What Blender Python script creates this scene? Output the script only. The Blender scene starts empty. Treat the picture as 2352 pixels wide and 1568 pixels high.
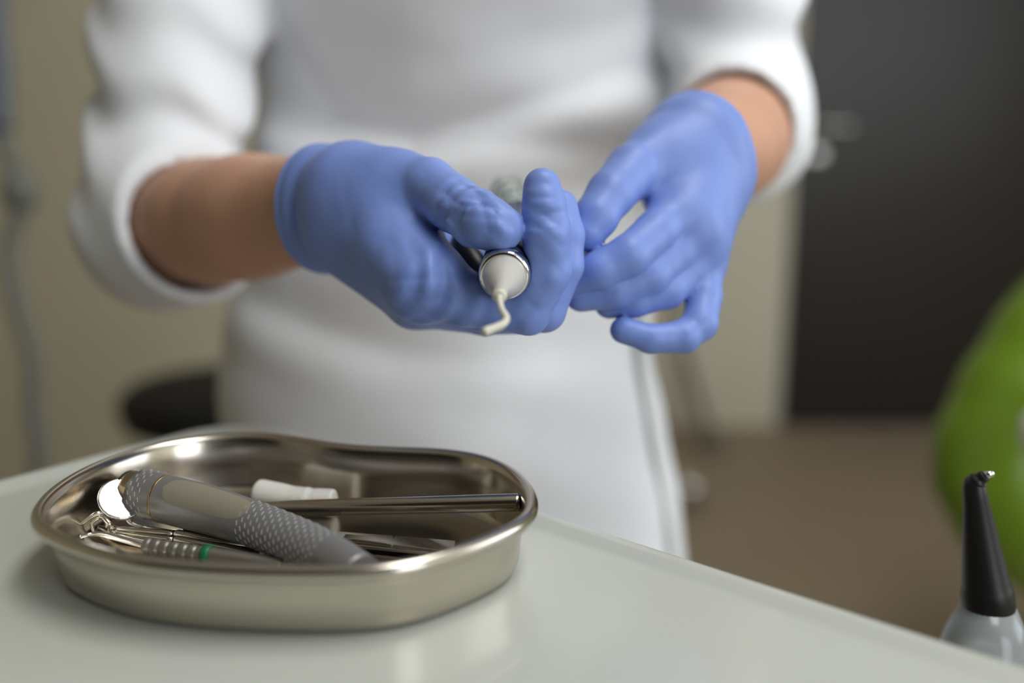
import bpy, bmesh, math, random
import numpy as np
from mathutils import Vector, Matrix

# ------------------------------------------------------------------ camera, light, exposure
random.seed(3)
SC = bpy.context.scene
COL = SC.collection
CAMZ = 1.09
PITCH = math.radians(12.7)
FPX = 35.0 / 36.0 * 2352
CP, SP = math.cos(PITCH), math.sin(PITCH)

cam_d = bpy.data.cameras.new('camera')
cam = bpy.data.objects.new('camera', cam_d)
COL.objects.link(cam)
cam.location = (0, 0, CAMZ)
cam.rotation_euler = (math.pi / 2 - PITCH, 0, 0)
cam_d.lens = 35
cam_d.sensor_width = 36
cam_d.clip_start = 0.02
cam_d.dof.use_dof = True
cam_d.dof.focus_distance = 0.458
cam_d.dof.aperture_fstop = 2.0
SC.camera = cam

SC.view_settings.view_transform = 'Standard'
SC.view_settings.look = 'None'
SC.view_settings.gamma = 1
SC.view_settings.use_curve_mapping = False
SC.view_settings.exposure = 0.02

W = bpy.data.worlds.new('sky'); SC.world = W
W.use_nodes = True
W.node_tree.nodes['Background'].inputs[0].default_value = (0.72, 0.84, 1.0, 1)
W.node_tree.nodes['Background'].inputs[1].default_value = 1.0

def area(name, loc, rot, sx, sy, power, color):
    d = bpy.data.lights.new(name, 'AREA')
    d.shape = 'RECTANGLE'; d.size = sx; d.size_y = sy
    d.energy = power; d.color = color
    o = bpy.data.objects.new(name, d); COL.objects.link(o)
    o.location = loc; o.rotation_euler = rot
    return o
# daylight entering the two windows of the room (behind the photographer and on the right)
area('window_daylight', (1.60, -1.55, 1.65), (math.radians(90), 0, 0), 1.5, 1.5, 30, (0.92, 0.96, 1.0))
area('side_window_daylight', (2.55, 0.55, 1.65), (math.radians(90), 0, math.radians(90)), 1.3, 1.4, 16, (0.92, 0.95, 1.0))
area('ceiling_panel_light', (0.55, 0.25, 2.672), (0, 0, 0), 0.56, 1.16, 19, (1.0, 0.98, 0.95))

# ------------------------------------------------------------------ pixel -> world
def P(px, py, z):
    u = (784 - py) / FPX; r = (px - 1176) / FPX
    return Vector((z * r, z * (CP + u * SP), CAMZ + z * (u * CP - SP)))
def PT(px, py, Z):
    u = (784 - py) / FPX
    return P(px, py, (Z - CAMZ) / (u * CP - SP))

# ------------------------------------------------------------------ materials
def srgb(r, g, b):
    f = lambda c: (c / 255 / 12.92) if c <= 10 else ((c / 255 + 0.055) / 1.055) ** 2.4
    return (f(r), f(g), f(b), 1)
def mat(name, col, rough=0.5, metal=0.0, var=0.06, nscale=8.0, bump=0.0, bscale=60.0, bdist=0.001,
        trans=0.0, sss=0.0, sssr=(0.01, 0.005, 0.003), coat=0.0, sheen=0.0, ior=1.45, rvar=0.0, stretch=None):
    m = bpy.data.materials.new(name); m.use_nodes = True
    nt = m.node_tree; b = nt.nodes['Principled BSDF']
    tc = nt.nodes.new('ShaderNodeTexCoord')
    src = tc.outputs['Object']
    if stretch:
        mp = nt.nodes.new('ShaderNodeMapping'); mp.inputs['Scale'].default_value = stretch
        nt.links.new(src, mp.inputs['Vector']); src = mp.outputs['Vector']
    n = nt.nodes.new('ShaderNodeTexNoise'); n.inputs['Scale'].default_value = nscale
    n.inputs['Detail'].default_value = 4
    nt.links.new(src, n.inputs['Vector'])
    mx = nt.nodes.new('ShaderNodeMix'); mx.data_type = 'RGBA'
    c = col[:3]
    mx.inputs[6].default_value = tuple(x * (1 - var) for x in c) + (1,)
    mx.inputs[7].default_value = tuple(min(1, x * (1 + var)) for x in c) + (1,)
    nt.links.new(n.outputs['Fac'], mx.inputs[0])
    nt.links.new(mx.outputs[2], b.inputs['Base Color'])
    b.inputs['Roughness'].default_value = rough
    if rvar:
        mr = nt.nodes.new('ShaderNodeMapRange')
        mr.inputs[3].default_value = max(0.01, rough - rvar); mr.inputs[4].default_value = rough + rvar
        nt.links.new(n.outputs['Fac'], mr.inputs[0]); nt.links.new(mr.outputs[0], b.inputs['Roughness'])
    b.inputs['Metallic'].default_value = metal
    b.inputs['Transmission Weight'].default_value = trans
    b.inputs['IOR'].default_value = ior
    b.inputs['Coat Weight'].default_value = coat
    b.inputs['Sheen Weight'].default_value = sheen
    if sss:
        b.inputs['Subsurface Weight'].default_value = sss
        b.inputs['Subsurface Radius'].default_value = sssr
        b.inputs['Subsurface Scale'].default_value = 1.0
    if bump:
        n2 = nt.nodes.new('ShaderNodeTexNoise'); n2.inputs['Scale'].default_value = bscale
        n2.inputs['Detail'].default_value = 3
        nt.links.new(src, n2.inputs['Vector'])
        bp = nt.nodes.new('ShaderNodeBump'); bp.inputs['Strength'].default_value = bump
        bp.inputs['Distance'].default_value = bdist
        nt.links.new(n2.outputs['Fac'], bp.inputs['Height']); nt.links.new(bp.outputs['Normal'], b.inputs['Normal'])
    return m

M = {}
M['wall'] = mat('wall_paint', srgb(222, 217, 198), 0.85, var=0.03, nscale=3, bump=0.1)
M['wall_left'] = mat('olive_wall_paint', srgb(214, 207, 183), 0.85, var=0.03, nscale=3, bump=0.1)
M['ceiling'] = mat('ceiling_paint', srgb(235, 234, 230), 0.9, var=0.02)
M['floor'] = mat('taupe_vinyl', srgb(160, 143, 122), 0.55, var=0.08, nscale=5)
M['door'] = mat('dark_wenge', srgb(42, 38, 34), 0.34, var=0.25, nscale=6, stretch=(30, 30, 1.5), bump=0.1)
M['frame'] = mat('window_white', srgb(235, 235, 232), 0.4, var=0.02)
M['glass'] = mat('clear_glass', (1, 1, 1, 1), 0.0, trans=1.0, var=0)
M['table'] = mat('glossy_white_laminate', srgb(198, 202, 194), 0.24, var=0.02, nscale=4, coat=0.25)
M['steel'] = mat('polished_steel', srgb(200, 193, 180), 0.2, metal=1, var=0.03, nscale=20, rvar=0.03)
M['chrome'] = mat('chrome', srgb(225, 224, 222), 0.06, metal=1, var=0.02)
M['mirror'] = mat('mirror_glass', srgb(240, 242, 240), 0.02, metal=1, var=0.0)
M['brushed'] = mat('brushed_steel', srgb(175, 172, 165), 0.28, metal=1, var=0.06, nscale=60)
M['satin'] = mat('satin_steel', srgb(160, 157, 150), 0.42, metal=0.9, var=0.05, nscale=60)
M['greyhp'] = mat('grey_anodised', srgb(146, 145, 146), 0.42, metal=0.5, var=0.03, nscale=30)
M['beige'] = mat('worn_beige_coating', srgb(142, 137, 120), 0.55, var=0.02)
M['dash'] = mat('bright_dash', srgb(205, 208, 208), 0.4, metal=0.5, var=0.02)
M['gold'] = mat('brass', srgb(176, 150, 100), 0.25, metal=1, var=0.04)
M['champagne'] = mat('champagne_metal', srgb(190, 170, 140), 0.2, metal=1, var=0.04)
M['black'] = mat('black_plastic', srgb(13, 13, 13), 0.42, var=0.05)
M['rubber'] = mat('black_rubber', srgb(16, 16, 16), 0.7, var=0.05)
M['green'] = mat('green_silicone', srgb(20, 110, 66), 0.45, var=0.05)
M['cotton'] = mat('cotton', srgb(238, 236, 228), 0.95, var=0.03, nscale=300, bump=0.5, bscale=900, bdist=0.0006, sss=0.2, sssr=(0.003, 0.003, 0.003))
M['fabric'] = mat('white_cotton_fabric', srgb(234, 237, 241), 0.9, var=0.02, nscale=10, bump=0.15, bscale=25, bdist=0.004, sheen=0.1)
M['piping'] = mat('grey_green_piping', srgb(170, 180, 176), 0.8, var=0.04)
M['skin'] = mat('skin', srgb(203, 156, 130), 0.5, var=0.10, nscale=14, bump=0.08, bscale=160, sss=0.15, sssr=(0.01, 0.004, 0.002))
M['glove'] = mat('blue_nitrile', srgb(123, 148, 216), 0.46, var=0.07, nscale=28, bump=0.18, bscale=60, bdist=0.003, sss=0.08, sssr=(0.002, 0.003, 0.006))
M['hair'] = mat('brown_hair', srgb(70, 48, 34), 0.5, var=0.3, nscale=60, stretch=(6, 6, 1))
M['shoe'] = mat('white_leather', srgb(225, 225, 222), 0.4, var=0.03)
M['frost'] = mat('frosted_plastic', srgb(226, 224, 216), 0.28, var=0.02, trans=0.35, sss=0.2, sssr=(0.004, 0.004, 0.004))
M['navy'] = mat('dark_blue_grip', srgb(62, 72, 110), 0.3, var=0.05)
M['tip'] = mat('pale_tip', srgb(214, 212, 196), 0.35, var=0.04)
M['clear'] = mat('clear_tube', srgb(238, 246, 242), 0.06, var=0.0, trans=0.85)
M['greyhose'] = mat('grey_hose', srgb(130, 134, 128), 0.6, var=0.05)
M['bluegrey'] = mat('blue_grey_plastic', srgb(110, 118, 128), 0.4, var=0.05)
M['chairgreen'] = mat('green_vinyl', srgb(104, 134, 28), 0.35, var=0.06, nscale=12, bump=0.1, bscale=120)
M['whiteplastic'] = mat('white_plastic', srgb(222, 222, 216), 0.35, var=0.02)
M['stand'] = mat('grey_stand_metal', srgb(112, 112, 100), 0.5, metal=0.3, var=0.05)
M['milk'] = mat('milky_bottle_plastic', srgb(205, 212, 214), 0.2, var=0.03, trans=0.6)

# ------------------------------------------------------------------ object helpers
def tag(o, label=None, cat=None, group=None, kind=None):
    if label: o['label'] = label
    if cat: o['category'] = cat
    if group: o['group'] = group
    if kind: o['kind'] = kind
    return o
def thing(name, label, cat, loc=(0, 0, 0), group=None):
    o = bpy.data.objects.new(name, None); COL.objects.link(o)
    o.location = loc; o.empty_display_size = 0.02
    return tag(o, label, cat, group)
def link(name, me, m, parent=None, smooth=True):
    o = bpy.data.objects.new(name, me); COL.objects.link(o)
    if m is not None: me.materials.append(m)
    if smooth:
        me.polygons.foreach_set('use_smooth', [True] * len(me.polygons))
    if parent is not None:
        o.parent = parent
        o.matrix_parent_inverse = Matrix.Translation(-Vector(parent_loc(parent)))
    return o
def parent_loc(o):
    v = Vector(o.location)
    while o.parent is not None:
        break
    return v if o.type == 'EMPTY' else Vector((0, 0, 0))
def from_bm(name, bm, m, parent=None, smooth=False):
    bmesh.ops.recalc_face_normals(bm, faces=bm.faces)
    me = bpy.data.meshes.new(name); bm.to_mesh(me); bm.free()
    return link(name, me, m, parent, smooth)
def pyd(name, vs, fs, m, parent=None, smooth=True):
    me = bpy.data.meshes.new(name)
    me.from_pydata([tuple(v) for v in vs], [], fs); me.update()
    return link(name, me, m, parent, smooth)

def catmull(pts, n, closed=False):
    pts = [Vector(p) for p in pts]; N = len(pts); out = []
    if closed:
        segs = N; g = lambda i: pts[i % N]
    else:
        segs = N - 1; g = lambda i: pts[max(0, min(N - 1, i))]
    for s in range(segs):
        p0, p1, p2, p3 = g(s - 1), g(s), g(s + 1), g(s + 2)
        for k in range(n):
            t = k / n
            out.append(0.5 * ((2 * p1) + (p2 - p0) * t + (2 * p0 - 5 * p1 + 4 * p2 - p3) * t * t + (3 * p1 - p0 - 3 * p2 + p3) * t ** 3))
    if not closed: out.append(pts[-1].copy())
    return out
def frames(path):
    T = []
    n = len(path)
    for i in range(n):
        a = path[max(0, i - 1)]; b = path[min(n - 1, i + 1)]
        t = (b - a)
        T.append(t.normalized() if t.length > 1e-9 else (T[-1] if T else Vector((0, 0, 1))))
    up = Vector((0, 0, 1)) if abs(T[0].z) < 0.9 else Vector((1, 0, 0))
    N0 = (up - T[0] * up.dot(T[0])).normalized()
    Ns = [N0]
    for i in range(1, n):
        v = Ns[-1] - T[i] * Ns[-1].dot(T[i])
        Ns.append(v.normalized())
    return [(T[i], Ns[i], T[i].cross(Ns[i])) for i in range(n)]
def tube_data(path, radii, seg=16, caps=True, sq=(1, 1)):
    path = [Vector(p) for p in path]
    if not hasattr(radii, '__len__'): radii = [radii] * len(path)
    fr = frames(path); vs = []; fs = []
    for p, r, (t, n, b) in zip(path, radii, fr):
        for k in range(seg):
            a = 2 * math.pi * k / seg
            vs.append(p + n * (math.cos(a) * r * sq[0]) + b * (math.sin(a) * r * sq[1]))
    m = len(path)
    for i in range(m - 1):
        for k in range(seg):
            k2 = (k + 1) % seg
            fs.append((i * seg + k, i * seg + k2, (i + 1) * seg + k2, (i + 1) * seg + k))
    if caps:
        fs.append(tuple(range(seg - 1, -1, -1)))
        fs.append(tuple((m - 1) * seg + k for k in range(seg)))
    return vs, fs
def tube(name, path, radii, m, parent=None, seg=16, caps=True, sq=(1, 1), smooth=True):
    vs, fs = tube_data(path, radii, seg, caps, sq)
    o = pyd(name, vs, fs, m, parent, smooth)
    if caps and smooth:
        pl = o.data.polygons; pl[len(pl) - 1].use_smooth = False; pl[len(pl) - 2].use_smooth = False
    return o
def lathe(name, prof, m, parent=None, loc=(0, 0, 0), seg=32, axis=None, smooth=True):
    # prof: list of (r, h) along +axis
    ax = Vector(axis if axis else (0, 0, 1)).normalized()
    up = Vector((1, 0, 0)) if abs(ax.z) > 0.9 else Vector((0, 0, 1))
    n = (up - ax * up.dot(ax)).normalized(); b = ax.cross(n); c = Vector(loc)
    vs = []; fs = []
    for r, h in prof:
        for k in range(seg):
            a = 2 * math.pi * k / seg
            vs.append(c + ax * h + n * (r * math.cos(a)) + b * (r * math.sin(a)))
    for i in range(len(prof) - 1):
        for k in range(seg):
            k2 = (k + 1) % seg
            fs.append((i * seg + k, i * seg + k2, (i + 1) * seg + k2, (i + 1) * seg + k))
    fs.append(tuple(range(seg - 1, -1, -1)))
    fs.append(tuple((len(prof) - 1) * seg + k for k in range(seg)))
    return pyd(name, vs, fs, m, parent, smooth)
def box(name, lo, hi, m, parent=None, bev=0.0, seg=2):
    bm = bmesh.new()
    bmesh.ops.create_cube(bm, size=1)
    c = (Vector(lo) + Vector(hi)) / 2; s = Vector(hi) - Vector(lo)
    for v in bm.verts: v.co = Vector((v.co.x * s.x, v.co.y * s.y, v.co.z * s.z)) + c
    if bev: bmesh.ops.bevel(bm, geom=list(bm.edges), offset=bev, segments=seg, profile=0.5, affect='EDGES')
    return from_bm(name, bm, m, parent, False)

# ------------------------------------------------------------------ signed distance surfaces (organic shapes)
def arr(v): return np.array(v, dtype=np.float32)
def capsule(p, a, b, ra, rb):
    a = arr(a); b = arr(b); ab = b - a
    t = np.clip(((p - a) @ ab) / max(1e-9, float(ab @ ab)), 0, 1)
    d = p - (a + t[:, None] * ab)
    return np.sqrt((d * d).sum(1)) - (ra + (rb - ra) * t)
def ellip(p, c, r):
    r = arr(r); q = (p - arr(c)) / r
    k0 = np.sqrt((q * q).sum(1)); k1 = np.sqrt(((q / r) ** 2).sum(1))
    return k0 * (k0 - 1) / np.maximum(k1, 1e-6)
def rbox(p, c, h, r):
    q = np.abs(p - arr(c)) - (arr(h) - r)
    return np.sqrt((np.maximum(q, 0) ** 2).sum(1)) + np.minimum(q.max(1), 0) - r
def smin(a, b, k):
    h = np.maximum(k - np.abs(a - b), 0) / k
    return np.minimum(a, b) - h * h * k * 0.25
def smax(a, b, k): return -smin(-a, -b, k)
def chain(p, pts, k):
    d = None
    for (a, ra), (b, rb) in zip(pts[:-1], pts[1:]):
        c = capsule(p, a, b, ra, rb)
        d = c if d is None else smin(d, c, k)
    return d
def sdf_mesh(name, f, lo, hi, h, m, parent=None):
    lo = np.array(lo, dtype=np.float64); hi = np.array(hi, dtype=np.float64)
    n = np.ceil((hi - lo) / h).astype(int) + 1
    ax = [(lo[i] + h * np.arange(n[i])).astype(np.float32) for i in range(3)]
    V = np.empty(n, dtype=np.float32)
    step = max(1, int(400000 / (n[1] * n[2])))
    for i in range(0, n[0], step):
        g = np.stack(np.meshgrid(ax[0][i:i + step], ax[1], ax[2], indexing='ij'), -1)
        V[i:i + step] = f(g.reshape(-1, 3)).reshape(g.shape[:3])
    S = V < 0
    nc = n - 1
    acc = np.zeros(tuple(nc) + (3,), dtype=np.float32); cnt = np.zeros(tuple(nc), dtype=np.int32)
    sl = lambda o, i: slice(o, o + nc[i])
    for axis in range(3):
        oth = [i for i in range(3) if i != axis]
        for o1 in (0, 1):
            for o2 in (0, 1):
                o = [0, 0, 0]; o[oth[0]] = o1; o[oth[1]] = o2
                e = list(o); e[axis] = 1
                A = V[sl(o[0], 0), sl(o[1], 1), sl(o[2], 2)]; B = V[sl(e[0], 0), sl(e[1], 1), sl(e[2], 2)]
                cr = (A < 0) != (B < 0)
                t = np.where(cr, A / np.where(cr, A - B, 1), 0)
                for i in range(3):
                    acc[..., i] += np.where(cr, t if i == axis else o[i], 0)
                cnt += cr
    act = cnt > 0
    idx = np.full(tuple(nc), -1, dtype=np.int64)
    idx[act] = np.arange(act.sum())
    ijk = np.argwhere(act)
    verts = lo + h * (ijk + acc[act] / cnt[act][:, None])
    quads = []
    for axis in range(3):
        o1, o2 = [(1, 2), (2, 0), (0, 1)][axis]
        s0 = [slice(1, nc[i]) for i in range(3)]; s0[axis] = slice(0, nc[axis])
        s1 = list(s0); s1[axis] = slice(1, nc[axis] + 1)
        A = S[tuple(s0)]; B = S[tuple(s1)]
        for sign in (0, 1):
            w = np.argwhere((A & ~B) if sign == 0 else (~A & B))
            if not len(w): continue
            base = w.copy()
            for i in range(3):
                if i != axis: base[:, i] += 1
            def cell(d1, d2):
                c = base.copy(); c[:, o1] -= d1; c[:, o2] -= d2
                return idx[c[:, 0], c[:, 1], c[:, 2]]
            q = [cell(1, 1), cell(0, 1), cell(0, 0), cell(1, 0)]
            if sign: q = q[::-1]
            quads.append(np.stack(q, 1))
    Q = np.concatenate(quads); Q = Q[(Q >= 0).all(1)]
    me = bpy.data.meshes.new(name)
    me.vertices.add(len(verts)); me.vertices.foreach_set('co', verts.astype(np.float32).ravel())
    me.loops.add(Q.size); me.loops.foreach_set('vertex_index', Q.astype(np.int32).ravel())
    me.polygons.add(len(Q)); me.polygons.foreach_set('loop_start', np.arange(0, Q.size, 4, dtype=np.int32))
    me.update(calc_edges=True); me.validate()
    return link(name, me, m, parent, True)

# ================================================================== THE ROOM
def struct(o): o['kind'] = 'structure'; return o
X0, X1, Y0, Y1, H = -2.4, 2.6, -1.6, 3.45, 2.7
YL = 2.75      # the left part of the back wall stands nearer
struct(box('floor', (X0 - .1, Y0 - .1, -0.1), (X1 + .1, Y1 + .1, 0), M['floor']))
struct(box('ceiling', (X0 - .1, Y0 - .1, H), (X1 + .1, Y1 + .1, H + .1), M['ceiling']))
struct(box('wall_left', (X0 - .1, Y0, 0), (X0, Y1, H), M['wall_left']))
struct(box('wall_back_left', (X0, YL, 0), (-0.15, Y1 + .1, H), M['wall_left']))
DX0, DX1, DH = 0.965, 1.87, 2.08
wb = struct(box('wall_back_right', (-0.15, Y1, 0), (DX0, Y1 + .1, H), M['wall']))
box('wall_panel', (DX1, Y1, 0), (X1, Y1 + .1, H), M['wall'], wb)
box('wall_panel', (DX0, Y1, DH), (DX1, Y1 + .1, H), M['wall'], wb)
# wall behind the photographer with its window opening
WX0, WX1, WZ0, WZ1 = 0.85, 2.35, 0.9, 2.4
wf = struct(box('wall_front', (X0, Y0 - .1, 0), (WX0, Y0, H), M['wall']))
box('wall_panel', (WX1, Y0 - .1, 0), (X1, Y0, H), M['wall'], wf)
box('wall_panel', (WX0, Y0 - .1, 0), (WX1, Y0, WZ0), M['wall'], wf)
box('wall_panel', (WX0, Y0 - .1, WZ1), (WX1, Y0, H), M['wall'], wf)
# right wall with its window opening
SY0, SY1 = -0.1, 1.2
wr = struct(box('wall_right', (X1, Y0, 0), (X1 + .1, SY0, H), M['wall']))
box('wall_panel', (X1, SY1, 0), (X1 + .1, Y1, H), M['wall'], wr)
box('wall_panel', (X1, SY0, 0), (X1 + .1, SY1, WZ0), M['wall'], wr)
box('wall_panel', (X1, SY0, WZ1), (X1 + .1, SY1, H), M['wall'], wr)
def window(name, lo, hi, axis):
    # frame of four bars, a mullion and a pane
    o = bpy.data.objects.new(name, None); COL.objects.link(o); o['kind'] = 'structure'
    lo = Vector(lo); hi = Vector(hi); t = 0.05
    a = axis
    def bar(u0, u1, z0, z1, nm='window_frame', m=M['frame'], inset=0.0):
        l = lo.copy(); h = hi.copy(); l[a] = u0; h[a] = u1; l.z = z0; h.z = z1
        o2 = 1 - a; l[o2] += inset; h[o2] -= inset
        box(nm, l, h, m, o)
    bar(lo[a], lo[a] + t, lo.z, hi.z); bar(hi[a] - t, hi[a], lo.z, hi.z)
    bar(lo[a] + t, hi[a] - t, lo.z, lo.z + t); bar(lo[a] + t, hi[a] - t, hi.z - t, hi.z)
    mid = (lo[a] + hi[a]) / 2
    bar(mid - t / 2, mid + t / 2, lo.z + t, hi.z - t)
    return o
window('window_1', (WX0, Y0 - .08, WZ0), (WX1, Y0 - .02, WZ1), 0)
window('window_2', (X1 + .02, SY0, WZ0), (X1 + .08, SY1, WZ1), 1)

# ceiling lamp housing (the panel light sits in it)
clp = thing('ceiling_lamp', 'flat white rectangular ceiling lamp', 'lamp', (0.55, 0.25, 2.68))
for lo_, hi_ in (((.25, -.35), (.27, .85)), ((.83, -.35), (.85, .85)), ((.27, -.35), (.83, -.33)), ((.27, .83), (.83, .85))):
    box('lamp_frame', (*lo_, 2.66), (*hi_, 2.70), M['frame'], clp)
box('diffuser', (.27, -.33, 2.676), (.83, .83, 2.70), M['frame'], clp)
# cabinet-shaped dark blocks, unseen, added to darken the reflections in the dish
for k in range(4):
    cx0 = X0 + .05 + k * .8
    cb = thing('reflection_block', ['first', 'second', 'third', 'fourth'][k] + ' tall dark cabinet-shaped block from the left, added behind the table to darken reflections', 'reflection block', (cx0 + .4, Y0 + .25, 0), 'added dark reflection blocks')
    box('block_body', (cx0, Y0 + .004, 0), (cx0 + .79, Y0 + .45, H - .004), M['door'], cb, .003)
    for j in range(2):
        dd = box('block_front', (cx0 + .006 + j * .392, Y0 + .452, .08), (cx0 + .392 + j * .392, Y0 + .472, H - .01), M['door'], cb, .002)
        hx_ = cx0 + .36 + j * .065
        tube('bar_handle', [(hx_, Y0 + .495, 1.0), (hx_, Y0 + .495, 1.2)], .006, M['chrome'], dd, 8)
# door
door = struct(box('door_1', (DX0 + .004, Y1 - .02, 0.008), (DX1 - .004, Y1 + .03, DH - .004), M['door'], None, 0.003))
hx, hz = 1.035, 1.06
Yd = Y1 - .02
h1 = lathe('door_handle', [(0.0, 0), (.026, 0), (.026, .007), (.012, .010), (.010, .045), (.010, .055), (0, .055)], M['chrome'], door, (hx, Yd, hz), 24, (0, -1, 0))
tube('lever', catmull([(hx, Yd - .048, hz), (hx + .03, Yd - .052, hz), (hx + .095, Yd - .05, hz)], 6), [.010] * 12 + [.008], M['chrome'], h1, 12)
lathe('keyhole_plate', [(0.0, 0), (.026, 0), (.026, .007), (.014, .009), (0, .009)], M['chrome'], door, (hx, Yd, hz - .095), 24, (0, -1, 0))

# slim stand by the pale wall
st = thing('floor_stand', 'slim grey metal stand leaning at the foot of the pale wall by the door', 'stand', (0.66, 3.2, 0))
tube('pole', [(0.55, 3.30, 0.56), (0.58, 3.26, 0.30), (0.665, 3.2, 0.03)], 0.016, M['stand'], st, 10)
lathe('foot', [(.0, 0), (.06, 0), (.058, .02), (.02, .05), (.016, .06), (0, .06)], M['stand'], st, (0.665, 3.2, 0), 20)
tube('brace', [(0.60, 3.34, 0.012), (0.57, 3.30, 0.36)], 0.014, M['whiteplastic'], st, 10)
# chrome dome added on the floor to give a blurred round highlight
ds = thing('highlight_dome', 'small shiny steel dome added on the brown floor for a blurred highlight', 'highlight dome', (0.505, 2.70, 0))
lathe('rubber_base', [(0, 0), (.036, 0), (.036, .012), (.03, .014), (0, .014)], M['rubber'], ds, (0.505, 2.70, 0), 24)
lathe('dome', [(.034, .014), (.042, .03), (.044, .048), (.040, .064), (.030, .078), (.016, .086), (.004, .089), (0.001, .089)], M['chrome'], ds, (0.505, 2.70, 0), 28)

# ------------------------------------------------------------------ black stool
sx, sy, sz = -0.53, 1.75, 0.615
sl_ = thing('stool', 'black round padded stool behind the person on the left', 'stool', (sx, sy, 0))
lathe('seat', [(0.0, -.07), (.15, -.07), (.172, -.06), (.18, -.035), (.178, -.015), (.165, -.002), (.12, 0.004), (0.0, .005)], M['rubber'], sl_, (sx, sy, sz), 40)
lathe('column', [(0, .09), (.028, .09), (.028, .30), (.018, .30), (.018, .55), (0, .55)], M['chrome'], sl_, (sx, sy, 0), 20)
for k in range(5):
    a = 2 * math.pi * k / 5 + .3
    c, s = math.cos(a), math.sin(a)
    lg = tube('leg', [(sx + .02 * c, sy + .02 * s, .11), (sx + .14 * c, sy + .14 * s, .10), (sx + .26 * c, sy + .26 * s, .075)], [.02, .017, .013], M['chrome'], sl_, 10)
    cx_, cy_ = sx + .26 * c, sy + .26 * s
    lathe('caster', [(0, -.014), (.024, -.014), (.027, -.008), (.027, .008), (.024, .014), (0, .014)], M['rubber'], lg, (cx_, cy_, .027), 18, (-s, c, 0))
    tube('caster_stem', [(cx_, cy_, .028), (cx_, cy_, .078)], .006, M['chrome'], lg, 8)

# ------------------------------------------------------------------ dental unit at the left edge
du = thing('dental_unit_arm', 'blue-grey wall arm with hanging handpiece and looping hose at the left edge', 'dental unit', (-0.80, 1.55, 0))
tube('arm', catmull([(-0.80, 2.75, 1.78), (-0.82, 2.2, 1.78), (-0.80, 1.60, 1.72)], 6), .03, M['whiteplastic'], du, 14)
box('holder', (-0.86, 1.52, 1.60), (-0.70, 1.66, 1.74), M['bluegrey'], du, .015)
pz = 1.50
a0 = P(-18, -60, pz); a1 = P(-6, 120, pz); a2 = P(-2, 300, pz)
tube('hanging_handpiece', catmull([Vector((a0.x, a0.y, 1.62)), a0, a1, a2], 5), [.016] * 5 + [.017] * 5 + [.02] * 6, M['bluegrey'], du, 14)
tube('hose', catmull([a2, P(12, 340, pz), P(48, 420, pz), P(46, 490, pz), P(22, 560, pz), P(36, 680, pz), P(74, 820, pz), P(78, 940, pz), P(86, 1080, pz), P(20, 1300, pz), Vector((-1.0, 1.45, 0.10))], 6),
     .0135, M['greyhose'], du, 12)
lathe('hose_joint', [(0, -.03), (.02, -.026), (.03, 0), (.02, .026), (0, .03)], M['greyhose'], du, P(44, 440, pz), 20)
box('floor_box', (-1.14, 1.32, 0), (-.90, 1.58, .11), M['whiteplastic'], du, .02)

# ------------------------------------------------------------------ green dental chair on the right
gx, gy = 0.92, 1.22
dc = thing('dental_chair', 'green vinyl dental chair with white shell at the right edge', 'dental chair', (gx, gy, 0))
cz = 1.2
rimA = [P(2532, 662, cz), P(2437, 787, cz), P(2357, 912, cz), P(2302, 1032, cz), P(2300, 1107, cz), P(2352, 1202, cz), P(2452, 1272, cz), P(2612, 1312, cz)]
rimB = [v + Vector((.28, .46, -.05)) for v in rimA]
def back_f(p):
    d = smin(chain(p, [(v, .056) for v in rimA], .03), chain(p, [(v, .056) for v in rimB], .03), .01)
    inner = [v + Vector((.10, .23, -.02)) for v in rimA]
    w = None
    for a, b in zip(inner[:-1], inner[1:]):
        q = np.stack([p[:, 0], np.maximum(np.abs(p[:, 1] - a.y) - .19, 0), p[:, 2] + .10 * (p[:, 1] - a.y)], 1); q[:, 0] -= .55 * (p[:, 1] - a.y)
        c = capsule(q, (a.x, 0, a.z), (b.x, 0, b.z), .05, .05)
        w = c if w is None else smin(w, c, .02)
    return smin(d, w, .04)
sdf_mesh('backrest', back_f, (.47, 1.02, .36), (1.20, 1.78, 1.08), .011, M['chairgreen'], dc)
box('seat', (.84, 1.08, .42), (1.75, 1.66, .545), M['chairgreen'], dc, .045, 4)
box('seat_shell', (.90, 1.12, .34), (1.7, 1.62, .425), M['whiteplastic'], dc, .03, 3)
box('base', (.95, 1.2, 0), (1.4, 1.56, .36), M['whiteplastic'], dc, .04, 3)
ar0 = P(2410, 1015, 1.02)
ar = tube('armrest', [ar0 + Vector((t, 0, .01)) for t in (-.026, -.020, -.008, .01, .2, .38, .40)], [.008, .022, .029, .031, .032, .032, .02], M['whiteplastic'], dc, 20)
tube('armrest_post', [ar0 + Vector((.20, 0, .0)), ar0 + Vector((.20, .02, -.10)), (ar0.x + .20, 1.12, .47)], .018, M['whiteplastic'], ar, 12)

# ================================================================== INSTRUMENT CART (white table)
TZ = 0.8945
e1 = PT(1240, 1186, TZ); e2 = PT(2352, 1548, TZ)
f1 = PT(0, 1114, TZ); f2 = PT(470, 990, TZ)
ur = (e2 - e1); ur.z = 0; ur.normalize()
vl = (f1 - f2); vl.z = 0; vl.normalize()
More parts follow.
